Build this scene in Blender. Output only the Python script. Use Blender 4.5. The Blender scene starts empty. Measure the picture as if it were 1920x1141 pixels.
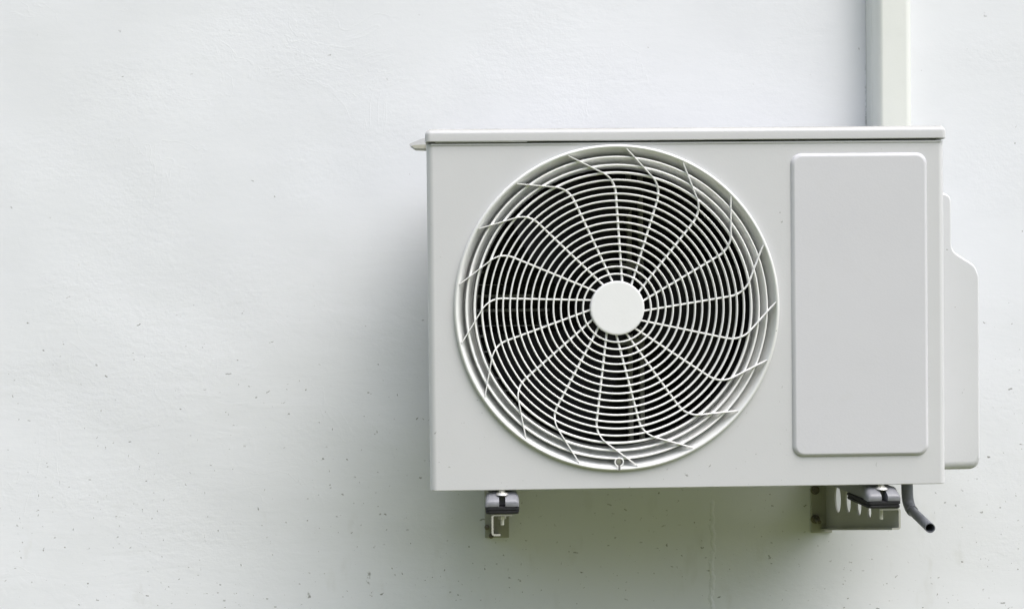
import bpy, bmesh, math, random
from mathutils import Vector, Matrix
random.seed(7)
S = bpy.context.scene
COL = S.collection
PI = math.pi

# ------------------------------------------------------------ camera
cam_d = bpy.data.cameras.new('camera'); cam = bpy.data.objects.new('camera', cam_d); COL.objects.link(cam); S.camera = cam
cam_d.sensor_width = 36; cam_d.lens = 36 * 1950 / 1920; cam_d.clip_start = .02; cam_d.clip_end = 500
_r = Vector((0.99971172, -0.02158499, -0.01051535)); _u = Vector((0.01075924, 0.0112141, 0.99987923)); _f = Vector((0.02146446, 0.99970412, -0.01144311))
cam.matrix_world = Matrix(((_r.x, _u.x, -_f.x, -0.30527), (_r.y, _u.y, -_f.y, -1.59199), (_r.z, _u.z, -_f.z, 0.30298), (0, 0, 0, 1)))

# ------------------------------------------------------------ light
SUN_TO = Vector((.95, -1.0, 2.5)).normalized()      # towards the sun: upper right, in front of the wall
elev = math.asin(SUN_TO.z); azim = math.atan2(SUN_TO.x, SUN_TO.y)
W = bpy.data.worlds.new("World"); S.world = W; W.use_nodes = True
nt = W.node_tree; nt.nodes.clear()
sky = nt.nodes.new('ShaderNodeTexSky'); sky.sky_type = 'NISHITA'; sky.sun_disc = False
sky.sun_elevation = elev; sky.sun_rotation = azim; sky.dust_density = 4; sky.air_density = 1.0; sky.ozone_density = 1
hs = nt.nodes.new('ShaderNodeHueSaturation'); hs.inputs['Saturation'].default_value = .62
bg = nt.nodes.new('ShaderNodeBackground'); bg.inputs[1].default_value = .15
wo = nt.nodes.new('ShaderNodeOutputWorld')
nt.links.new(sky.outputs[0], hs.inputs['Color'])
# unseen tree line added to the sky colour to block low light, sides more open
def wm(op, a, b=0.0, c=0.0):
    n = nt.nodes.new('ShaderNodeMath'); n.operation = op
    for i, v in enumerate((a, b, c)):
        if isinstance(v, bpy.types.NodeSocket): nt.links.new(v, n.inputs[i])
        else: n.inputs[i].default_value = v
    return n.outputs[0]
wtc = nt.nodes.new('ShaderNodeTexCoord'); wsp = nt.nodes.new('ShaderNodeSeparateXYZ'); nt.links.new(wtc.outputs['Generated'], wsp.inputs[0])
line = wm('MULTIPLY_ADD', wm('POWER', wm('ABSOLUTE', wsp.outputs[0]), 2.0), -0.52, wm('MULTIPLY_ADD', wsp.outputs[0], -0.16, 0.50))     # height of the added tree line (sine of elevation)
mr = nt.nodes.new('ShaderNodeMapRange'); nt.links.new(wm('SUBTRACT', wsp.outputs[2], line), mr.inputs[0]); mr.inputs[1].default_value = -.12; mr.inputs[2].default_value = .12
wmix = nt.nodes.new('ShaderNodeMix'); wmix.data_type = 'RGBA'; nt.links.new(mr.outputs[0], wmix.inputs[0]); wmix.inputs[6].default_value = (.24, .28, .13, 1)
nt.links.new(hs.outputs[0], wmix.inputs[7]); nt.links.new(wmix.outputs[2], bg.inputs[0]); nt.links.new(bg.outputs[0], wo.inputs[0])
sd = bpy.data.lights.new('sun', 'SUN'); so = bpy.data.objects.new('sun', sd); COL.objects.link(so)
sd.energy = 1.15; sd.angle = math.radians(56); sd.color = (1, 1, 1)
so.rotation_euler = SUN_TO.to_track_quat('Z', 'Y').to_euler(); so.location = SUN_TO * 5
S.view_settings.view_transform = 'Standard'; S.view_settings.look = 'None'; S.view_settings.gamma = 1
S.view_settings.use_curve_mapping = False; S.view_settings.exposure = 0.89
S.render.engine = 'CYCLES'

# ------------------------------------------------------------ materials
class NT:
    def __init__(s, name):
        m = bpy.data.materials.new(name); m.use_nodes = True; s.m = m; s.t = m.node_tree
        s.b = s.t.nodes['Principled BSDF']; s.tc = s.t.nodes.new('ShaderNodeTexCoord'); s.co = s.tc.outputs['Object']
        s.sep = None
    def node(s, typ, ins=None, **kw):
        n = s.t.nodes.new(typ)
        for k, v in kw.items(): setattr(n, k, v)
        for k, v in (ins or {}).items():
            if isinstance(v, bpy.types.NodeSocket): s.t.links.new(v, n.inputs[k])
            else: n.inputs[k].default_value = v
        return n
    def map(s, scale=(1,1,1), rot=(0,0,0), loc=(0,0,0)):
        return s.node('ShaderNodeMapping', {0: s.co, 'Scale': scale, 'Rotation': rot, 'Location': loc}).outputs[0]
    def noise(s, scale, detail=3, rough=.5, co=None, dist=0):
        return s.node('ShaderNodeTexNoise', {'Vector': co or s.co, 'Scale': scale, 'Detail': detail, 'Roughness': rough, 'Distortion': dist}).outputs[0]
    def math(s, op, a, b=0, c=0, clamp=False):
        return s.node('ShaderNodeMath', {0: a, 1: b, 2: c}, operation=op, use_clamp=clamp).outputs[0]
    def rng(s, v, a, b, c=0, d=1, smooth=False):
        return s.node('ShaderNodeMapRange', {0: v, 1: a, 2: b, 3: c, 4: d}, interpolation_type='SMOOTHSTEP' if smooth else 'LINEAR').outputs[0]
    def mix(s, f, a, b):
        n = s.t.nodes.new('ShaderNodeMix'); n.data_type = 'RGBA'
        for i, v in ((0, f), (6, a), (7, b)):
            if isinstance(v, bpy.types.NodeSocket): s.t.links.new(v, n.inputs[i])
            else: n.inputs[i].default_value = v if i == 0 else (*v, 1)
        return n.outputs[2]
    def bump(s, h, dist, strength=1, normal=None):
        d = {'Height': h, 'Distance': dist, 'Strength': strength}
        if normal: d['Normal'] = normal
        n = s.node('ShaderNodeBump', d); return n.outputs[0]
    def xyz(s):
        if not s.sep: s.sep = s.node('ShaderNodeSeparateXYZ', {0: s.co})
        return s.sep.outputs
    def set(s, color=None, rough=.5, normal=None, metal=0, spec=.5):
        def put(k, v):
            if isinstance(v, bpy.types.NodeSocket): s.t.links.new(v, s.b.inputs[k])
            elif v is not None: s.b.inputs[k].default_value = (*v, 1) if k == 'Base Color' else v
        put('Base Color', color); put('Roughness', rough); put('Metallic', metal); put('Specular IOR Level', spec)
        if normal: s.t.links.new(normal, s.b.inputs['Normal'])
        return s.m
    def specks(s, cell, radius, keep, stretch=(1, 1, 1), rot=(0, 0, 0), loc=(0, 0, 0)):
        """mask of dirt flecks: one possible fleck per voronoi cell; keep = share of cells that carry one"""
        wob = s.noise(140, 2)
        co = s.map(stretch, rot, loc)
        co = s.node('ShaderNodeMixRGB', {0: .012, 1: co, 2: s.node('ShaderNodeTexNoise', {'Vector': s.co, 'Scale': 90., 'Detail': 2.}).outputs[1]}, blend_type='ADD').outputs[0]
        v = s.node('ShaderNodeTexVoronoi', {'Vector': co, 'Scale': 1 / cell, 'Randomness': 1.})
        c = s.node('ShaderNodeSeparateColor', {0: v.outputs['Color']})
        on = s.math('LESS_THAN', c.outputs[0], keep)
        rr = s.math('MULTIPLY', s.math('ADD', s.math('POWER', c.outputs[1], 2.5), .5), radius / cell)
        m = s.math('DIVIDE', v.outputs['Distance'], rr)
        m = s.rng(m, 1.0, .5)
        m = s.node('ShaderNodeClamp', {0: m}).outputs[0]
        m = s.math('MULTIPLY', m, on)
        return s.math('MULTIPLY', m, s.rng(c.outputs[2], 0, 1, .35, 1))

def mat_wall():
    n = NT('white_painted_plaster'); o = n.xyz(); x, z = o[0], o[2]
    big = n.noise(1.3, 3, .6); patch = n.rng(n.noise(3.1, 3, .55, n.map((1, 1, 1.6))), .42, .62, 0, 1, True)
    grain = n.noise(210, 3, .6); grain2 = n.noise(75, 3, .55, n.map((1, 1, 1.6), (0, .3, 0)))
    trowel = n.noise(24, 4, .6, n.map((.35, 1, 1.5), (0, .22, 0)), .6)
    lump = n.rng(n.noise(9, 5, .62, n.map((1, 1, 1), (0, 0, 0), (3, 0, 7)), 1.2), .52, .60, 0, 1, True)
    ridge = n.rng(n.math('ABSOLUTE', n.math('SUBTRACT', n.noise(6, 4, .6, n.map((1, 1, 1), (0, .6, 0), (1.7, 0, 2)), .8), .5)), .012, 0)
    ridge = n.math('MULTIPLY', ridge, n.rng(n.noise(4.2, 2), .56, .66, 0, 1, True))
    # paint runs and filler ridge below the unit
    dx = n.math('SUBTRACT', n.math('ADD', x, n.math('MULTIPLY', n.noise(26, 4, .7), .03)), .115 + .0150)
    run = n.math('MULTIPLY', n.rng(n.math('ABSOLUTE', dx), .006, .0015, 0, 1, True), n.rng(z, -.04, -.06, 0, 1))
    run = n.math('MULTIPLY', run, n.rng(n.noise(17, 3, .6, n.map((1, 1, .8), (0, 0, 0), (9, 0, 4))), .47, .56, 0, 1, True))
    h = n.math('MULTIPLY', grain, n.rng(patch, 0, 1, .10, .30))
    h = n.math('ADD', h, n.math('MULTIPLY', grain2, n.rng(patch, 0, 1, .25, .7)))
    h = n.math('ADD', h, n.math('MULTIPLY', trowel, n.rng(big, .4, .6, .3, .9)))
    h = n.math('ADD', h, n.math('MULTIPLY', n.math('MULTIPLY', lump, n.rng(z, .6, .2, .1, 1)), .12))
    h = n.math('ADD', h, n.math('MULTIPLY', ridge, .16))
    h = n.math('ADD', h, n.math('MULTIPLY', run, 2.4))
    nrm = n.bump(h, .0016, .29)
    nrm = n.bump(n.noise(2.2, 2, .5), .02, .5, nrm)
    low = n.rng(z, .42, -.25, .04, 1.0)
    low = n.math('MULTIPLY', low, n.rng(n.noise(5, 3), .35, .65, .35, 1.2))
    s1 = n.specks(.014, .0015, low, (1, 1, .55), (0, .5, 0))
    s2 = n.specks(.0125, .0014, low, (.6, 1, 1), (0, 1.1, 0), (.3, 0, .2))
    s3 = n.specks(.008, .0011, n.math('MULTIPLY', low, .55), (1, 1, 1), (0, .2, 0), (.7, 0, .1))
    s4 = n.specks(.05, .0036, n.math('MULTIPLY', low, .4), (1, 1, .30), (0, -.3, 0), (.1, 0, .9))
    sp = n.math('MAXIMUM', n.math('MAXIMUM', s1, s2), n.math('MAXIMUM', s3, s4))
    base = n.mix(n.rng(n.noise(2.6, 4, .6), .35, .65), (.755, .773, .815), (.790, .808, .85))
    stain = n.math('MULTIPLY', n.rng(n.noise(13, 3, .6, n.map((1.4, 1, .5), (0, 0, 0), (4, 0, 1))), .58, .72, 0, 1, True), n.rng(z, -.02, -.15, 0, 1))
    base = n.mix(n.math('MULTIPLY', stain, .17), base, (.46, .46, .42))
    # grime caught in the joint beside the trunking
    gx = n.math('SUBTRACT', x, n.math('MULTIPLY', n.noise(120, 3), .004))
    g = n.math('MULTIPLY', n.rng(gx, .4110, .4146, 0, 1), n.math('MULTIPLY', n.rng(z, .76, .68, 0, 1), n.rng(z, .50, .52, 0, 1)))
    g = n.math('MULTIPLY', g, n.rng(n.noise(70, 3, .7), .42, .6, 0, 1)); g = n.math('MULTIPLY', g, n.rng(x, .43, .425, 0, 1))
    base = n.mix(n.math('MULTIPLY', g, .8), base, (.12, .12, .11))
    col = n.mix(n.math('MULTIPLY', sp, .80), base, (.10, .095, .08))
    return n.set(col, .75, nrm, spec=.25)

def mat_paint(name, c, rough=.38, speck=.16, bump=.0002, spec=.45):
    n = NT(name); o = n.xyz()
    v = n.rng(n.noise(4, 4, .6), .3, .7)
    c2 = tuple(k * .965 for k in c)
    base = n.mix(v, c2, c)
    dust = n.rng(n.noise(40, 5, .7), .55, .8); base = n.mix(n.math('MULTIPLY', dust, .07), base, (.42, .41, .36))
    if speck:
        dens = n.rng(o[2], .5, 0, speck * .35, speck)
        s1 = n.specks(.016, .0016, dens, (1, 1, .55), (0, .6, 0), (.2, 0, .6))
        s2 = n.specks(.011, .0012, dens, (.7, 1, 1), (0, .1, 0), (.9, 0, .3))
        base = n.mix(n.math('MULTIPLY', n.math('MAXIMUM', s1, s2), .75), base, (.10, .095, .08))
    if name == 'lid_enamel':      # up-facing faces painted darker to cut bounced light and edge glare
        gn = n.node('ShaderNodeSeparateXYZ', {0: n.node('ShaderNodeNewGeometry').outputs['Normal']}).outputs[2]
        base = n.mix(n.math('MULTIPLY', n.rng(gn, .35, .99, 0, 1), n.rng(n.noise(12, 4, .6), .3, .6, .7, .95)), base, (.26, .26, .23))
    nrm = n.bump(n.math('ADD', n.noise(300, 2), n.math('MULTIPLY', n.noise(6, 2), 2.)), bump, .5)
    r = n.rng(n.noise(25, 4), .3, .7, rough - .05, rough + .1)
    return n.set(base, r, nrm, spec=spec)

def mat_simple(name, c, rough=.5, metal=0, bump=.0004, bscale=120, var=.25, spec=.5):
    n = NT(name); v = n.rng(n.noise(bscale * .4, 4, .6), .3, .7)
    base = n.mix(v, tuple(k * (1 - var) for k in c), tuple(min(1, k * (1 + var * .6)) for k in c))
    return n.set(base, n.rng(v, 0, 1, rough - .06, rough + .12), n.bump(n.noise(bscale, 4, .6), bump, .6), metal, spec)

M = {}
M['wall'] = mat_wall()
M['metal'] = mat_paint('cabinet_enamel', (.628, .635, .655), .38, .55)
M['panel'] = mat_paint('service_panel_enamel', (.618, .622, .656), .7, .05)
M['lid'] = mat_paint('lid_enamel', (.60, .605, .625), .5, .10)
M['plastic'] = mat_paint('white_grille_plastic', (.88, .885, .88), .35, .02)
M['shroud'] = mat_paint('shroud_plastic', (.54, .55, .545), .35, .12)
M['bead'] = mat_paint('bead_plastic', (.76, .77, .765), .35, .15)
M['hub'] = mat_paint('hub_plastic', (.84, .85, .87), .45, .02)
M['cover'] = mat_paint('cover_plastic', (.645, .655, .68), .4, .25)
M['trunk'] = mat_paint('ivory_trunking_plastic', (.755, .775, .75), .4, .05)
M['bracket'] = mat_paint('bracket_enamel', (.41, .41, .365), .5, .3)
M['foot'] = mat_simple('grey_foot_enamel', (.23, .235, .258), .36, 0.0, .0004, 160, .15)
M['zinc'] = mat_simple('zinc_plate', (.74, .73, .70), .35, .5, .0003, 200, .2)
M['rust'] = mat_simple('weathered_bolt_steel', (.22, .20, .16), .55, .6, .0005, 200, .4)
M['rubber'] = mat_simple('black_rubber', (.014, .014, .017), .6, 0, .0008, 150, .3)
M['pipe'] = mat_simple('grey_pipe_plastic', (.17, .18, .205), .45, 0, .0004, 120, .2)
M['black'] = mat_simple('black_plastic_and_shade', (.008, .008, .008), .7, 0, .0004, 80, .3)  # near-black, so the closed interior's shade is in the colour
M['blade'] = mat_simple('fan_blade_plastic', (.008, .008, .009), .4, 0, .0003, 50, .2, .2)
M['dark'] = mat_simple('dusty_steel_and_shade', (.42, .42, .36), .5, .1, .0004, 90, .4)
M['fin'] = mat_simple('coil_fins', (.045, .045, .045), .5, .4, .0004, 90, .3)
M['coil_streak'] = mat_simple('coil_light_streak', (.62, .63, .64), .45, 0, .0004, 90, .5)
M['gap'] = mat_simple('shadow_grey_plastic', (.16, .16, .165), .6)
n = NT('lawn_grass'); M['grass'] = n.set(n.mix(n.rng(n.noise(9, 5, .7), .3, .7), (.085, .105, .030), (.14, .15, .045)), .9, n.bump(n.noise(60, 4), .03, 1))

# ------------------------------------------------------------ object helpers
def link(name, bm, mat, parent=None, smooth=40, loc=None, wn=False):
    bmesh.ops.recalc_face_normals(bm, faces=bm.faces)
    if smooth:
        for f in bm.faces: f.smooth = True
        for e in bm.edges:
            if len(e.link_faces) == 2 and e.calc_face_angle(0) > math.radians(smooth): e.smooth = False
    me = bpy.data.meshes.new(name); bm.to_mesh(me); bm.free(); me.materials.append(M[mat] if isinstance(mat, str) else mat)
    o = bpy.data.objects.new(name, me); COL.objects.link(o)
    if parent: o.parent = parent
    if wn:
        w = o.modifiers.new('wn', 'WEIGHTED_NORMAL'); w.keep_sharp = True; w.weight = 90
    return o
def tag(o, label=None, cat=None, group=None, kind=None):
    if label: o['label'] = label
    if cat: o['category'] = cat
    if group: o['group'] = group
    if kind: o['kind'] = kind
    return o
def empty(name, loc=(0, 0, 0)):
    o = bpy.data.objects.new(name, None); o.empty_display_size = .05; o.location = loc; COL.objects.link(o); return o
def box(bm, x0, x1, y0, y1, z0, z1, bev=0, seg=2):
    r = bmesh.ops.create_cube(bm, size=1)
    vs = r['verts']
    for v in vs: v.co = Vector(((x0 + x1) / 2 + v.co.x * (x1 - x0), (y0 + y1) / 2 + v.co.y * (y1 - y0), (z0 + z1) / 2 + v.co.z * (z1 - z0)))
    if bev:
        es = list({e for v in vs for e in v.link_edges})
        bmesh.ops.bevel(bm, geom=es, offset=bev, segments=seg, profile=.5, affect='EDGES')
def lathe(bm, prof, cx, cz, n=128, closed=False, cap0=False, cap1=False):
    """revolve (r, y) profile about the y axis through (cx, cz)"""
    rings = []
    for r, y in prof:
        rings.append([bm.verts.new((cx + r * math.cos(2 * PI * i / n), y, cz + r * math.sin(2 * PI * i / n))) for i in range(n)])
    pairs = list(zip(rings, rings[1:])) + ([(rings[-1], rings[0])] if closed else [])
    for a, b in pairs:
        for i in range(n): bm.faces.new((a[i], a[(i + 1) % n], b[(i + 1) % n], b[i]))
    if cap0: bm.faces.new(rings[0])
    if cap1: bm.faces.new(rings[-1])
def tube(bm, pts, rad, n=20, cap=(True, True)):
    pts = [Vector(p) for p in pts]; rad = rad if isinstance(rad, (list, tuple)) else [rad] * len(pts)
    rings = []; up = Vector((0, 1, 0.1)).normalized()
    for i, p in enumerate(pts):
        t = (pts[min(i + 1, len(pts) - 1)] - pts[max(i - 1, 0)]).normalized()
        a = t.cross(up)
        if a.length < .05: a = t.cross(Vector((1, 0, 0)))
        a.normalize(); b = a.cross(t).normalized(); up = b
        rings.append([bm.verts.new(p + (a * math.cos(2 * PI * k / n) + b * math.sin(2 * PI * k / n)) * rad[i]) for k in range(n)])
    for a, b in zip(rings, rings[1:]):
        for k in range(n): bm.faces.new((a[k], a[(k + 1) % n], b[(k + 1) % n], b[k]))
    if cap[0]: bm.faces.new(rings[0])
    if cap[1]: bm.faces.new(rings[-1])
def prism(bm, poly, a0, a1, axis='y'):
    """extrude a 2D polygon; axis y: poly in (x,z); axis z: poly in (x,y); axis x: poly in (y,z)"""
    def P(u, v, a): return {'y': (u, a, v), 'z': (u, v, a), 'x': (a, u, v)}[axis]
    A = [bm.verts.new(P(u, v, a0)) for u, v in poly]; B = [bm.verts.new(P(u, v, a1)) for u, v in poly]
    n = len(poly); fs = [bm.faces.new(A), bm.faces.new(B)]
    for i in range(n): fs.append(bm.faces.new((A[i], A[(i + 1) % n], B[(i + 1) % n], B[i])))
    return A, B
def rrect(x0, x1, z0, z1, r, n=8):
    p = []
    for cx, cz, a in ((x1 - r, z1 - r, 0), (x0 + r, z1 - r, 90), (x0 + r, z0 + r, 180), (x1 - r, z0 + r, 270)):
        for k in range(n + 1):
            t = math.radians(a + 90 * k / n); p.append((cx + r * math.cos(t), cz + r * math.sin(t)))
    return p
def hexhead(bm, c, r, h, axis='y', n=6):
    x, y, z = c
    poly = [(r * math.cos(PI / 3 * k + .2), r * math.sin(PI / 3 * k + .2)) for k in range(n)]
    if axis == 'y': prism(bm, [(x + u, z + v) for u, v in poly], y, y - h, 'y')
    else: prism(bm, [(x + u, y + v) for u, v in poly], z, z + h, 'z')
def boolean(a, b):
    m = a.modifiers.new('b', 'BOOLEAN'); m.operation = 'DIFFERENCE'; m.solver = 'EXACT'; m.object = b
    dg = bpy.context.evaluated_depsgraph_get(); dg.update()
    me = bpy.data.meshes.new_from_object(a.evaluated_get(dg)); a.modifiers.clear(); old = a.data; a.data = me
    bpy.data.meshes.remove(old); bm_ = b.data; bpy.data.objects.remove(b); bpy.data.meshes.remove(bm_)
def resmooth(o, ang=30):
    bm = bmesh.new(); bm.from_mesh(o.data)
    for f in bm.faces: f.smooth = True
    for e in bm.edges:
        e.smooth = not (len(e.link_faces) == 2 and e.calc_face_angle(0) > math.radians(ang))
    bm.to_mesh(o.data); bm.free()

# ------------------------------------------------------------ setting
bm = bmesh.new(); box(bm, -5, 5, .38, .60, -1.02, 3.2)
w = link('plaster_wall', bm, 'wall', smooth=0); tag(w, 'white painted plaster wall flecked with dark dirt behind the outdoor unit', 'wall')
bm = bmesh.new()
vs = [bm.verts.new(p) for p in ((-80, -80, -1), (80, -80, -1), (80, 80, -1), (-80, 80, -1))]; bm.faces.new(vs)
tag(link('ground', bm, 'grass', smooth=0), kind='structure')

# ------------------------------------------------------------ pipe trunking
bm = bmesh.new()
prof = [(.4165, .3795), (.4165, .350), (.4170, .3495), (.4170, .3475), (.4165, .347), (.4172, .336), (.4190, .328), (.4225, .3225), (.4275, .320),
        (.4680, .320), (.4755, .3225), (.4815, .3285), (.4855, .338), (.4866, .347), (.4871, .3475), (.4871, .3495), (.4866, .350), (.4866, .3795)]
prism(bm, prof, .33, 3.0, 'z')
t = link('pipe_trunking', bm, 'trunk', smooth=35, wn=True); tag(t, 'ivory plastic pipe trunking running up the wall above the outdoor unit', 'pipe cover')

# ------------------------------------------------------------ the outdoor unit
AC = empty('air_conditioner_unit'); tag(AC, 'white outdoor air conditioning unit with round fan grille mounted on the wall', 'air conditioner')
CX, CZ, PX = -.1100, .2777, .0008143
bm = bmesh.new(); box(bm, -.4, .4, 0, .29, 0, .5305)
es = [e for e in bm.edges if abs(e.verts[0].co.z - e.verts[1].co.z) > .1]
bmesh.ops.bevel(bm, geom=es, offset=.0115, segments=6, profile=.5, affect='EDGES')
es = [e for e in bm.edges if all(v.co.z < .001 for v in e.verts) and e.calc_face_angle(0) > .5]
bmesh.ops.bevel(bm, geom=es, offset=.002, segments=3, profile=.5, affect='EDGES')
cab = link('cabinet', bm, 'metal', AC)
bm = bmesh.new(); box(bm, -.397, .397, .003, .287, .003, .6)
bmesh.ops.bevel(bm, geom=[e for e in bm.edges if abs(e.verts[0].co.z - e.verts[1].co.z) > .1], offset=.0090, segments=6, profile=.5, affect='EDGES'); boolean(cab, link('cutter', bm, 'metal'))
bm = bmesh.new(); lathe(bm, [(.2465, -.05), (.2465, .05)], CX, CZ, 160, cap0=True, cap1=True); boolean(cab, link('cutter', bm, 'metal'))
bm = bmesh.new(); box(bm, -.37, .16, .25, .32, .03, .50); boolean(cab, link('cutter', bm, 'metal'))
resmooth(cab); wmod = cab.modifiers.new('wn', 'WEIGHTED_NORMAL'); wmod.keep_sharp = True; wmod.weight = 90
# folded top lip of the front sheet
bm = bmesh.new(); box(bm, -.3925, .3925, -.0010, .0012, .5276, .5310, .0009, 2); link('front_lip', bm, 'metal', cab)

# lid with rounded edges and a stepped lower rim
bm = bmesh.new(); box(bm, -.4015, .4015, -.0045, .296, .5335, .5535)
es = [e for e in bm.edges if abs(e.verts[0].co.z - e.verts[1].co.z) > .01 ]
bmesh.ops.bevel(bm, geom=es, offset=.009, segments=5, profile=.5, affect='EDGES')
es = [e for e in bm.edges if all(v.co.z > .553 for v in e.verts) and e.calc_face_angle(0) > .5]
bmesh.ops.bevel(bm, geom=es, offset=.0085, segments=6, profile=.46, affect='EDGES')
es = [e for e in bm.edges if all(v.co.z < .534 for v in e.verts) and e.calc_face_angle(0) > .5]
bmesh.ops.bevel(bm, geom=es, offset=.001, segments=2, profile=.5, affect='EDGES')
lid = link('lid', bm, 'lid', AC, smooth=35, wn=True)
bm = bmesh.new(); box(bm, -.386, -.2455, -.0035, .002, .5322, .5345, .0005, 1); link('lid_rim', bm, 'lid', lid)
bm = bmesh.new(); box(bm, -.387, .387, .0040, .285, .520, .534); link('seam_gasket', bm, 'black', lid)

# carry handle on the left side
bm = bmesh.new()
A, B = prism(bm, [(-.399, .5565 - .002), (-.4128, .5515), (-.4300, .5445), (-.4318, .5432), (-.4314, .5418), (-.4262, .5380), (-.4242, .5372), (-.399, .5360)], .088, .114, 'y')
ch_ = link('carry_handle', bm, 'lid', AC, smooth=30)
bm = bmesh.new(); prism(bm, [(-.399, .5425), (-.4225, .5418), (-.4278, .5406), (-.4235, .5366), (-.399, .5354)], .0868, .1150, 'y'); link('handle_shade', bm, 'dark', ch_, smooth=30)  # dark piece added as the shade under the handle

# embossed service panel
bm = bmesh.new(); x0, x1, z0, z1 = .1590, .3708, .0448, .5122
loops = []
for ins, y in ((0, .0006), (.0006, -.0008), (.0022, -.0026), (.0046, -.0040), (.0062, -.0044)):
    loops.append([bm.verts.new((a, y, b)) for a, b in rrect(x0 + ins, x1 - ins, z0 + ins, z1 - ins, .0165 - ins * .6)])
for a, b in zip(loops, loops[1:]):
    for i in range(len(a)): bm.faces.new((a[i], a[(i + 1) % len(a)], b[(i + 1) % len(a)], b[i]))
bm.faces.new(loops[-1])
pan = link('embossed_panel', bm, 'panel', AC, smooth=60, wn=True)

# side service cover
bm = bmesh.new()
def smooth_poly(P, r, k=6):
    """round every corner of an open list of 2D points whose radius entry is > 0"""
    out = []
    for i, (x, z, rr) in enumerate(P):
        a = Vector(P[i - 1][:2]); b = Vector((x, z)); c = Vector(P[(i + 1) % len(P)][:2])
        if rr <= 0: out.append(b); continue
        d1 = (a - b).normalized(); d2 = (c - b).normalized(); ang = d1.angle(d2); L = min(rr / math.tan(ang / 2), (a - b).length * .48, (c - b).length * .48)
        p, q = b + d1 * L, b + d2 * L
        for j in range(k + 1):
            t = j / k; out.append(p * (1 - t) ** 2 + b * 2 * t * (1 - t) + q * t * t)
    return out
cov = smooth_poly([(.3985, .4592, 0), (.4418, .4560, .016), (.4426, .3640, .020), (.4800, .3400, .024), (.4868, .3230, .026), (.4866, .0090, .018), (.3985, .0086, 0)], 0)
def inset(P, d):
    out = []; n = len(P)
    for i in range(n):
        a = (P[i] - P[i - 1]).normalized(); b = (P[(i + 1) % n] - P[i]).normalized()
        na = Vector((a.y, -a.x)); nb = Vector((b.y, -b.x)); m = (na + nb)
        m = m / max(.3, m.length_squared / 2); out.append(P[i] + m * d)
    return [Vector((max(.3985, p.x) if P[k].x > .3986 else .3985, p.y)) for k, p in enumerate(out)]
loops = []
for ins, y in ((0, .25), (0, .078), (.0005, .0755), (.0015, .0730), (.0030, .0711), (.0050, .070)):
    loops.append([bm.verts.new((p.x, y, p.y + (ins * 1.9 if p.y < .024 else 0))) for p in inset(cov, ins)])
for a, b in zip(loops, loops[1:]):
    for i in range(len(a)): bm.faces.new((a[i], a[(i + 1) % len(a)], b[(i + 1) % len(a)], b[i]))
bm.faces.new(loops[-1]); bm.faces.new(loops[0])
link('service_cover', bm, 'cover', AC, smooth=50, wn=True)

# shroud: raised bead round the opening and the bell mouth behind it
bm = bmesh.new()
prof = [(.2420, .0130), (.2380, .0138), (.2372, .0140), (.2362, .0220), (.2345, .0330), (.2300, .0430), (.2245, .0500), (.2225, .0580), (.2225, .0700), (.2260, .0700), (.2265, .0580), (.2330, .0470), (.2380, .0330), (.2400, .0165), (.2420, .0150)]
lathe(bm, prof, CX, CZ, 192, closed=True)
shroud = link('fan_shroud', bm, 'shroud', AC, smooth=50)
bm = bmesh.new()
lathe(bm, [(.2503, .0008), (.2500, -.0022), (.2490, -.0048), (.2474, -.0062), (.2456, -.0062), (.2444, -.0050), (.2434, -.0026), (.2420, .0015), (.2395, .0080), (.2372, .0135), (.2390, .0136), (.2430, .0060), (.2462, .0030), (.2462, .0008)], CX, CZ, 192, closed=True)
link('shroud_bead', bm, 'bead', shroud, smooth=50)
# black rim, the chamber's shade put into its colour
bm = bmesh.new(); prof = [(.2228, .0690), (.2228, .1050), (.2450, .1050)]; lathe(bm, prof, CX, CZ, 128); link('chamber_shade_rim', bm, 'black', shroud)

G = empty('fan_grille'); G.parent = AC
RR = [64.2, 77.9, 91.8, 106.1, 120.1, 134, 147.8, 161.4, 175.2, 188.5, 201.8, 215, 227.5, 240.8, 254.4, 268.4, 283.6]
for k, r in enumerate(RR):
    r *= PX; h = .00138 if k < 14 else .00180
    bm = bmesh.new(); prof = []
    for j in range(14):
        a = 2 * PI * j / 14; c, s_ = math.cos(a), math.sin(a)
        prof.append((r + h * math.copysign(abs(c) ** .7, c), .0012 + .0042 * math.copysign(abs(s_) ** .8, s_)))
    lathe(bm, prof, CX, CZ, 72 + 6 * k, closed=True)
    if k >= 15:      # the outer rings carry a conical skirt
        d = .0055 if k == 16 else .0036
        lathe(bm, [(r - .0008, -.0010), (r - d * .5, .0060), (r - d, .0145), (r - d + .0012, .0150), (r - d * .5 + .0016, .0070), (r + .0008, .0020)], CX, CZ, 72 + 6 * k, closed=True)
    link('grille_ring', bm, 'plastic', G, smooth=80)
bm = bmesh.new()
lathe(bm, [(.0395, .014), (.0412, .0135), (.0414, -.0052), (.0411, -.0062), (.0402, -.0068), (.0380, -.0070)], CX, CZ, 96, cap0=True, cap1=True)
hub = link('hub_cap', bm, 'hub', G, smooth=50, wn=True)

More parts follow.
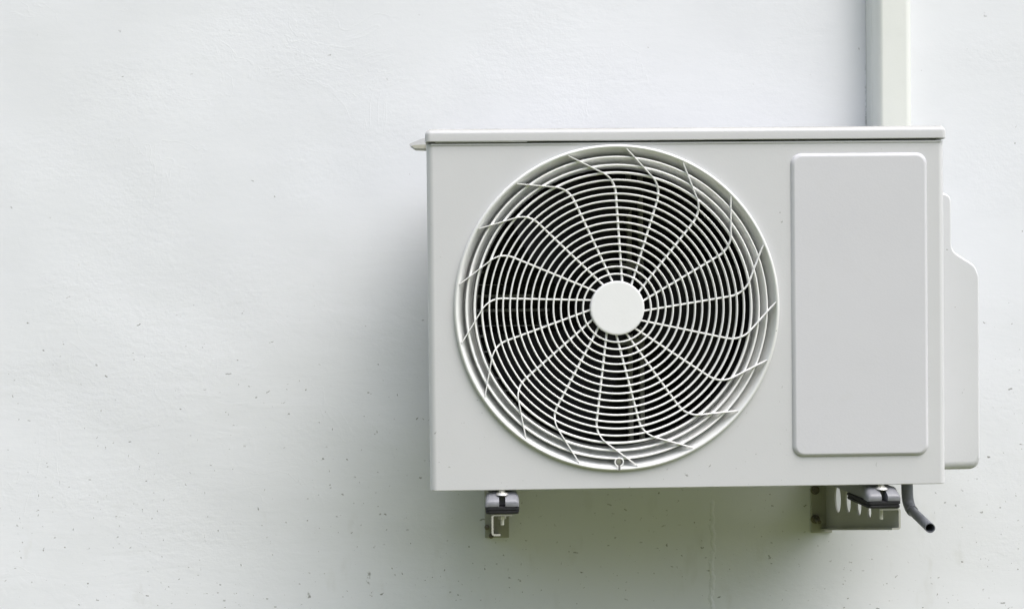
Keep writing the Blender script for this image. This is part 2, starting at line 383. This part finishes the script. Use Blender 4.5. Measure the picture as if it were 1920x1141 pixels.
def rib(a):
    d = Vector((math.cos(a), math.sin(a))); nn = Vector((math.sin(a), -math.cos(a)))
    C = Vector((CX, CZ))
    P0 = d * 36 + nn * 13.5; P1 = d * 241.5 + nn * 12.5; P2 = d * 290.5 - nn * 73
    e = (P2 - P1).normalized(); L = 27
    path = [P0.lerp(P1 - d * L, t / 10) for t in range(11)]
    for j in range(1, 13):
        t = j / 12; path.append((P1 - d * L) * (1 - t) ** 2 + P1 * 2 * t * (1 - t) + (P1 + e * L) * t * t)
    path += [(P1 + e * L).lerp(P2, t / 6) for t in range(1, 7)]
    bm = bmesh.new(); prev = None; N = len(path)
    for i, p in enumerate(path):
        r = p.length
        t = (path[min(i + 1, N - 1)] - path[max(i - 1, 0)]).normalized(); q = Vector((-t.y, t.x))
        f = min(1, max(0, (r - 228) / 26)); f = f * f * (3 - 2 * f)
        yf = -.0012 - .0052 * f; yb = .0085 - .009 * f
        if i == N - 1: yb = yf + .001
        hw = (1.75 - .60 * f) * PX
        prof = [(-hw * .95, yb), (-hw, yf + .0014), (-hw * .55, yf), (hw * .55, yf), (hw, yf + .0014), (hw * .95, yb)]
        ring = [bm.verts.new((C.x + p.x * PX + q.x * u, y, C.y + p.y * PX + q.y * u)) for u, y in prof]
        if prev:
            for k in range(6): bm.faces.new((prev[k], prev[(k + 1) % 6], ring[(k + 1) % 6], ring[k]))
        else: bm.faces.new(ring)
        prev = ring
    bm.faces.new(prev)
    return link('grille_rib', bm, 'plastic', G, smooth=50)
for k in range(17): rib(math.radians(93.27 + 360 / 17 * k))

# keyhole eye with its screw at the foot of the grille
ex, ez = -.1096, .0418
bm = bmesh.new(); pts = []
for k in range(29):
    a = math.radians(-68 + 316 * k / 28); pts.append((ex + .0064 * math.cos(a), -.0058, ez + .0064 * math.sin(a)))
pts = [(ex + .0024, -.0062, .0302)] + [(ex + .0024, -.006, ez - .0068)] + pts + [(ex - .0024, -.006, ez - .0068)] + [(ex - .0024, -.0062, .0302)]
tube(bm, pts, .00105, 8); eye = link('screw_eye', bm, 'plastic', G, smooth=60)
bm = bmesh.new(); box(bm, ex - .0015, ex + .0015, -.0066, -.002, .0292, ez - .004); lathe(bm, [(.0056, -.0018), (.0056, .006)], ex, ez, 24, cap0=True, cap1=True); link('slot_shade', bm, 'gap', eye, smooth=30)  # dark grey strip and disc, the slot's shade as colour
bm = bmesh.new(); lathe(bm, [(.0040, -.0018), (.0040, -.0032), (.0030, -.0040)], ex, ez, 20, cap1=True); box(bm, ex - .0022, ex + .0022, -.0045, -.0035, ez - .0004, ez + .0004); box(bm, ex - .0004, ex + .0004, -.0046, -.0034, ez - .0022, ez + .0022); link('screw', bm, 'dark', eye, smooth=40)

# fan chamber: liner coloured as shade, coil, motor bracket, motor, fan
bm = bmesh.new()
for a in ((-.3965, -.3945, .005, .286, .005, .525), (.150, .152, .005, .286, .005, .525), (-.3945, .150, .005, .286, .003, .005), (-.3945, .150, .005, .286, .525, .527)): box(bm, *a)
box(bm, -.3945, .150, .284, .286, .005, .525); link('chamber_shade_liner', bm, 'black', AC, smooth=0)
bm = bmesh.new(); box(bm, -.375, .145, .262, .282, .02, .515)
coil = link('condenser_coil', bm, 'fin', AC, smooth=0)
bm = bmesh.new()
for k in range(23): tube(bm, [(-.372, .259, .03 + k * .0205), (.14, .259, .03 + k * .0205)], .0032, 8)
link('coil_tubes', bm, 'fin', coil, smooth=60)
rs = random.Random(3)
for k in range(15):
    z = .105 + k * .0235 + rs.uniform(-.003, .003); x = -.352 + rs.uniform(0, .03); 
    bm = bmesh.new(); box(bm, x, x + rs.uniform(.03, .12) * (1.2 if z < .3 else .4), .246, .254, z, z + rs.choice((.0016, .0025, .005)))
    link('lit_streak', bm, 'coil_streak', coil, smooth=0)  # bright strips painted as lit streaks on the coil
bm = bmesh.new()
for x in (-.066, -.046): box(bm, x, x + .008, .205, .225, .01, .52, .001, 1)
for z in (.21, .34): box(bm, -.150, -.038, .200, .206, z, z + .012, .001, 1)
mb = link('motor_bracket', bm, 'dark', AC, smooth=30)
bm = bmesh.new(); lathe(bm, [(.0, .142), (.045, .142), (.050, .148), (.050, .190), (.044, .2)], CX, CZ, 48, cap1=True); link('motor', bm, 'dark', AC, smooth=40)
FAN = empty('fan', (CX, .110, CZ)); FAN.parent = AC
bm = bmesh.new(); lathe(bm, [(.056, .03), (.056, -.022), (.052, -.030), (.044, -.033), (.01, -.034)], 0, 0, 64, cap1=True)
lathe(bm, [(.012, -.030), (.012, -.040), (.008, -.042)], 0, 0, 32, cap1=True); link('fan_hub', bm, 'blade', FAN, smooth=40)
for k in range(3):
    bm = bmesh.new(); a0 = math.radians(90 + 120 * k); gr = []
    for i in range(14):
        f = i / 13; r = .054 + .158 * f; row = []
        for j in range(15):
            g = j / 14; sweep = math.radians(-20 * f + (74 - 6 * f) * g)
            y = .020 - .052 * g + .008 * math.sin(PI * g) - .006 * f
            row.append((r, a0 + sweep, y))
        gr.append(row)
    for off in (0, .0025):
        vs = [[bm.verts.new((r * math.cos(a), y + off, r * math.sin(a))) for r, a, y in row] for row in gr]
        for i in range(13):
            for j in range(14): bm.faces.new((vs[i][j], vs[i][j + 1], vs[i + 1][j + 1], vs[i + 1][j]))
        if off == 0: first = vs
    edge = lambda V: [V[0][j] for j in range(15)] + [V[i][14] for i in range(1, 14)] + [V[13][j] for j in range(13, -1, -1)] + [V[i][0] for i in range(12, 0, -1)]
    A, B = edge(first), edge(vs)
    for i in range(len(A)): bm.faces.new((A[i], A[(i + 1) % len(A)], B[(i + 1) % len(A)], B[i]))
    link('fan_blade', bm, 'blade', FAN, smooth=40)

# ------------------------------------------------------------ feet under the unit
def foot(cx, skew=0):
    """pressed steel foot: rounded channel with a sloping nose, a slot and a bolt on top"""
    F = empty('mounting_foot', (cx, -.012, .0038)); F.parent = AC
    bm = bmesh.new()
    # cross-sections along y: (y, half width, z top, z bottom)
    secs = [(.0040, .0220, -.0215, -.0262), (.0046, .0244, -.0190, -.0275), (.0066, .0256, -.0172, -.0280), (.0095, .0259, -.0158, -.0280), (.0150, .0260, -.0118, -.0280),
            (.0220, .0258, -.0078, -.0280), (.0300, .0240, -.0080, -.0280), (.0500, .0235, -.0070, -.0280), (.285, .0235, -.0070, -.0280)]
    prev = None
    for y, hw, zt, zb in secs:
        dxs = skew * max(0, y - .03)
        c = min(.0085, (zt - zb) * .55)
        p = [(-hw, zb)] + [(-hw + c - c * math.cos(PI / 8 * k), zt - c + c * math.sin(PI / 8 * k)) for k in range(5)] + [(hw - c + c * math.cos(PI / 8 * k), zt - c + c * math.sin(PI / 8 * k)) for k in range(4, -1, -1)] + [(hw, zb)]
        ring = [bm.verts.new((u + dxs, y, v)) for u, v in p]
        if prev:
            for k in range(12): bm.faces.new((prev[k], prev[(k + 1) % 12], ring[(k + 1) % 12], ring[k]))
        else: bm.faces.new(ring)
        prev = ring
    bm.faces.new(prev)
    plate = link('foot_plate', bm, 'foot', F, smooth=38)
    # slot cut through the nose
    bm = bmesh.new(); box(bm, cx - .0048, cx + .0048, -.01, .024, -.0305, -.006, .0015, 2); cut = link('cutter', bm, 'foot', smooth=0)
    plate.parent = None; plate.location = (cx, 0, 0); bpy.context.view_layer.update(); boolean(plate, cut); resmooth(plate, 38); plate.parent = F; plate.location = (0, 0, 0)
    # raised rib round the top
    bm = bmesh.new()
    pts = [(-.016, .016, -.0128), (-.0165, .022, -.0098), (-.014, .032, -.0074), (0, .036, -.0068), (.014, .032, -.0074), (.0165, .022, -.0098), (.016, .016, -.0128)]
    tube(bm, pts, .0013, 8); link('pressed_rib', bm, 'foot', F, smooth=60)
    bm = bmesh.new(); z = -.0100
    prof = [(0.0, z + .0024), (.0070, z + .0024), (.0092, z + .0006), (.0100, z - .0010), (.0092, z - .0012)]
    rings = [[bm.verts.new((max(r, .0002) * math.cos(2 * PI * i / 28), .0185 + max(r, .0002) * math.sin(2 * PI * i / 28), zz)) for i in range(28)] for r, zz in prof]
    for a, b in zip(rings, rings[1:]):
        for i in range(28): bm.faces.new((a[i], a[(i + 1) % 28], b[(i + 1) % 28], b[i]))
    bm.faces.new(rings[0]); bm.faces.new(rings[-1])
    link('washer', bm, 'zinc', F, smooth=40)
    bm = bmesh.new(); hexhead(bm, (0, .0185, z + .0020), .0052, .0034, 'z'); link('bolt', bm, 'zinc', F, smooth=25)
    bm = bmesh.new(); tube(bm, [(0, .0185, -.058), (0, .0185, -.029)], .0028, 12); link('bolt_shank', bm, 'zinc', F, smooth=25)
    return F
foot(-.2893); foot(.2993, -.12)

# ------------------------------------------------------------ wall brackets
def bracket(webx, side, label, plate):
    """steel cantilever bracket: web at webx, flanges towards side (+1 right, -1 left), tapering up from the wall"""
    R_ = empty('wall_bracket', (webx, .379, -.08)); tag(R_, label, 'bracket', 'steel brackets carrying the outdoor unit')
    T = .0029; y0, y1 = -.005, .3745; shear = .0096 / .38 if side < 0 else 0
    def zb(y): return -.0686 + (-.156 + .0686) * (y - y0) / (y1 - y0)
    bm = bmesh.new()
    # web with four lightening holes
    N = 14
    top = -.0352
    prism(bm, [(y0, top - .0045), (y1, top - .0045), (y1, zb(y1) + .0045), (y0, zb(y0) + .0045)], 0, T * side, 'x')
    for v in bm.verts: v.co.x += webx; 
    web = link('arm', bm, 'bracket', None, smooth=30)
    for hy, hz, ry, rz in ((.3005, -.0812, .0185, .0252), (.2410, -.0745, .0150, .0198), (.1825, -.0705, .0125, .0160), (.1300, -.0680, .0100, .0115)):
        bm = bmesh.new(); prism(bm, [(hy + ry * math.cos(2 * PI * k / 32), hz + rz * math.sin(2 * PI * k / 32)) for k in range(32)], webx - .02, webx + .02, 'x')
        boolean(web, link('cutter', bm, 'bracket'))
    # flanges, bent with a small radius
    bm = bmesh.new(); bm.from_mesh(web.data)
    def flange(zf, ln, updown):
        prev = None
        prof = []
        r = .0045
        for k in range(6):
            t = PI / 2 * k / 5; prof.append((r - r * math.cos(t), updown * (r * math.sin(t) - r)))
        prof.append((ln, 0))
        inner = [(r - (r - T) * math.cos(PI / 2 * k / 5), updown * ((r - T) * math.sin(PI / 2 * k / 5) - r)) for k in range(6)] + [(ln, -updown * T)]
        prof = prof + inner[::-1]
        for y in (y0, .1, .2, .3, y1):
            ring = [bm.verts.new((webx + side * u, y, zf(y) + v)) for u, v in prof]
            if prev:
                for k in range(len(ring)): bm.faces.new((prev[k], prev[(k + 1) % len(ring)], ring[(k + 1) % len(ring)], ring[k]))
            else: bm.faces.new(ring)
            prev = ring
        bm.faces.new(prev)
    flange(lambda y: top, .0325, 1)
    flange(lambda y: zb(y), .0135, -1)
    for v in bm.verts: v.co.x -= shear * (y1 - v.co.y)
    bm.to_mesh(web.data); bm.free(); resmooth(web, 35)
    web.parent = R_; web.matrix_parent_inverse = Matrix.Translation(-R_.location)
    def child(name, bm, mat, **k):
        o = link(name, bm, mat, R_, **k); o.matrix_parent_inverse = Matrix.Translation(-R_.location); return o
    px0, px1 = plate
    bm = bmesh.new(); box(bm, px0, px1, .3748, .3795, -.161, -.035, .0008, 1); child('wall_plate', bm, 'bracket', smooth=30)
    fx = webx + side * .0165
    for z in ((-.079, -.1345) if side < 0 else (-.1405, -.1570)):
        bm = bmesh.new(); bx = webx + side * .0235 if side < 0 else webx - .0090 + (.008 if z < -.15 else 0)
        q = 1 if side < 0 else .55; lathe(bm, [(.0085 * q, .3747), (.0085 * q, .3725), (.0078 * q, .3722)], bx, z, 24, cap1=True); hexhead(bm, (bx, .3722, z), .0065 * q, .006); tube(bm, [(bx, .3725, z), (bx, .3480 if side < 0 and z < -.1 else .364, z)], .0038 * q, 12)
        child('wall_bolt', bm, 'rust', smooth=30)
    return R_, child
B1, ch1 = bracket(-.3060, 1, 'left steel wall bracket, seen end on, opening to the right under the unit', (-.3190, -.2730))
bm = bmesh.new(); hexhead(bm, (-.2893, .0065, -.0448), .0062, .0050, 'z'); ch1('lock_nut', bm, 'zinc', smooth=25)
B2, ch2 = bracket(.3345, -1, 'right steel wall bracket with oval holes along its web beside the drain pipe', (.3035, .3440))
def pad(ch, cx, skew=0):
    bm = bmesh.new()
    secs = [(0, .0243, -.0283), (0, .0262, -.0292), (0, .0262, -.0325), (0, .0246, -.0335), (0, .0246, -.0345), (0, .0258, -.0355), (0, .0252, -.0388), (0, .0240, -.0392)]
    prev = None
    for _, hw, z in secs:
        ring = [bm.verts.new((cx + u + skew * max(0, y - .018), y, z + .0040)) for u, y in rrect(-hw, hw, .0185 - hw, .073, .006, 5)]
        if prev:
            for k in range(len(ring)): bm.faces.new((prev[k], prev[(k + 1) % len(ring)], ring[(k + 1) % len(ring)], ring[k]))
        else: bm.faces.new(ring)
        prev = ring
    bm.faces.new(prev); ch('rubber_pad', bm, 'rubber', smooth=40)
pad(ch1, -.2893); pad(ch2, .2993, -.12)

# ------------------------------------------------------------ drain pipe
D = empty('drain_pipe', (.383, .12, 0)); tag(D, 'grey plastic drain pipe bending forward with an open end below the unit', 'pipe')
def chD(name, bm, mat, **k):
    o = link(name, bm, mat, D, **k); o.matrix_parent_inverse = Matrix.Translation(-D.location); return o
bm = bmesh.new()
end = Vector((.3728, .0, -.0678)); bend = Vector((.3885, .120, -.0615)); d = (end - bend).normalized()
pts = [(.3848, .120, .005), (.3858, .120, -.036)]
a = Vector((.3862, .120, -.044)); c = bend + d * .022
for k in range(9):
    t = k / 8; pts.append(a * (1 - t) ** 2 + bend * 2 * t * (1 - t) + c * t * t)
tube(bm, pts, .0092, 28); chD('elbow', bm, 'pipe', smooth=50)
bm = bmesh.new(); p0 = bend + d * .018
tube(bm, [p0, end], .0077, 32, cap=(True, False))
# open end: rim and inner bore
ax = d.cross(Vector((0, 0, 1))).normalized(); ay = ax.cross(d).normalized()
def circ(c, r): return [bm.verts.new(c + (ax * math.cos(2 * PI * k / 32) + ay * math.sin(2 * PI * k / 32)) * r) for k in range(32)]
R0, R1, R2 = circ(end, .0077), circ(end, .0066), circ(end - d * .05, .0066)
for a_, b_ in ((R0, R1), (R1, R2)):
    for k in range(32): bm.faces.new((a_[k], a_[(k + 1) % 32], b_[(k + 1) % 32], b_[k]))
bm.faces.new(R2)
chD('straight_pipe', bm, 'pipe', smooth=50)
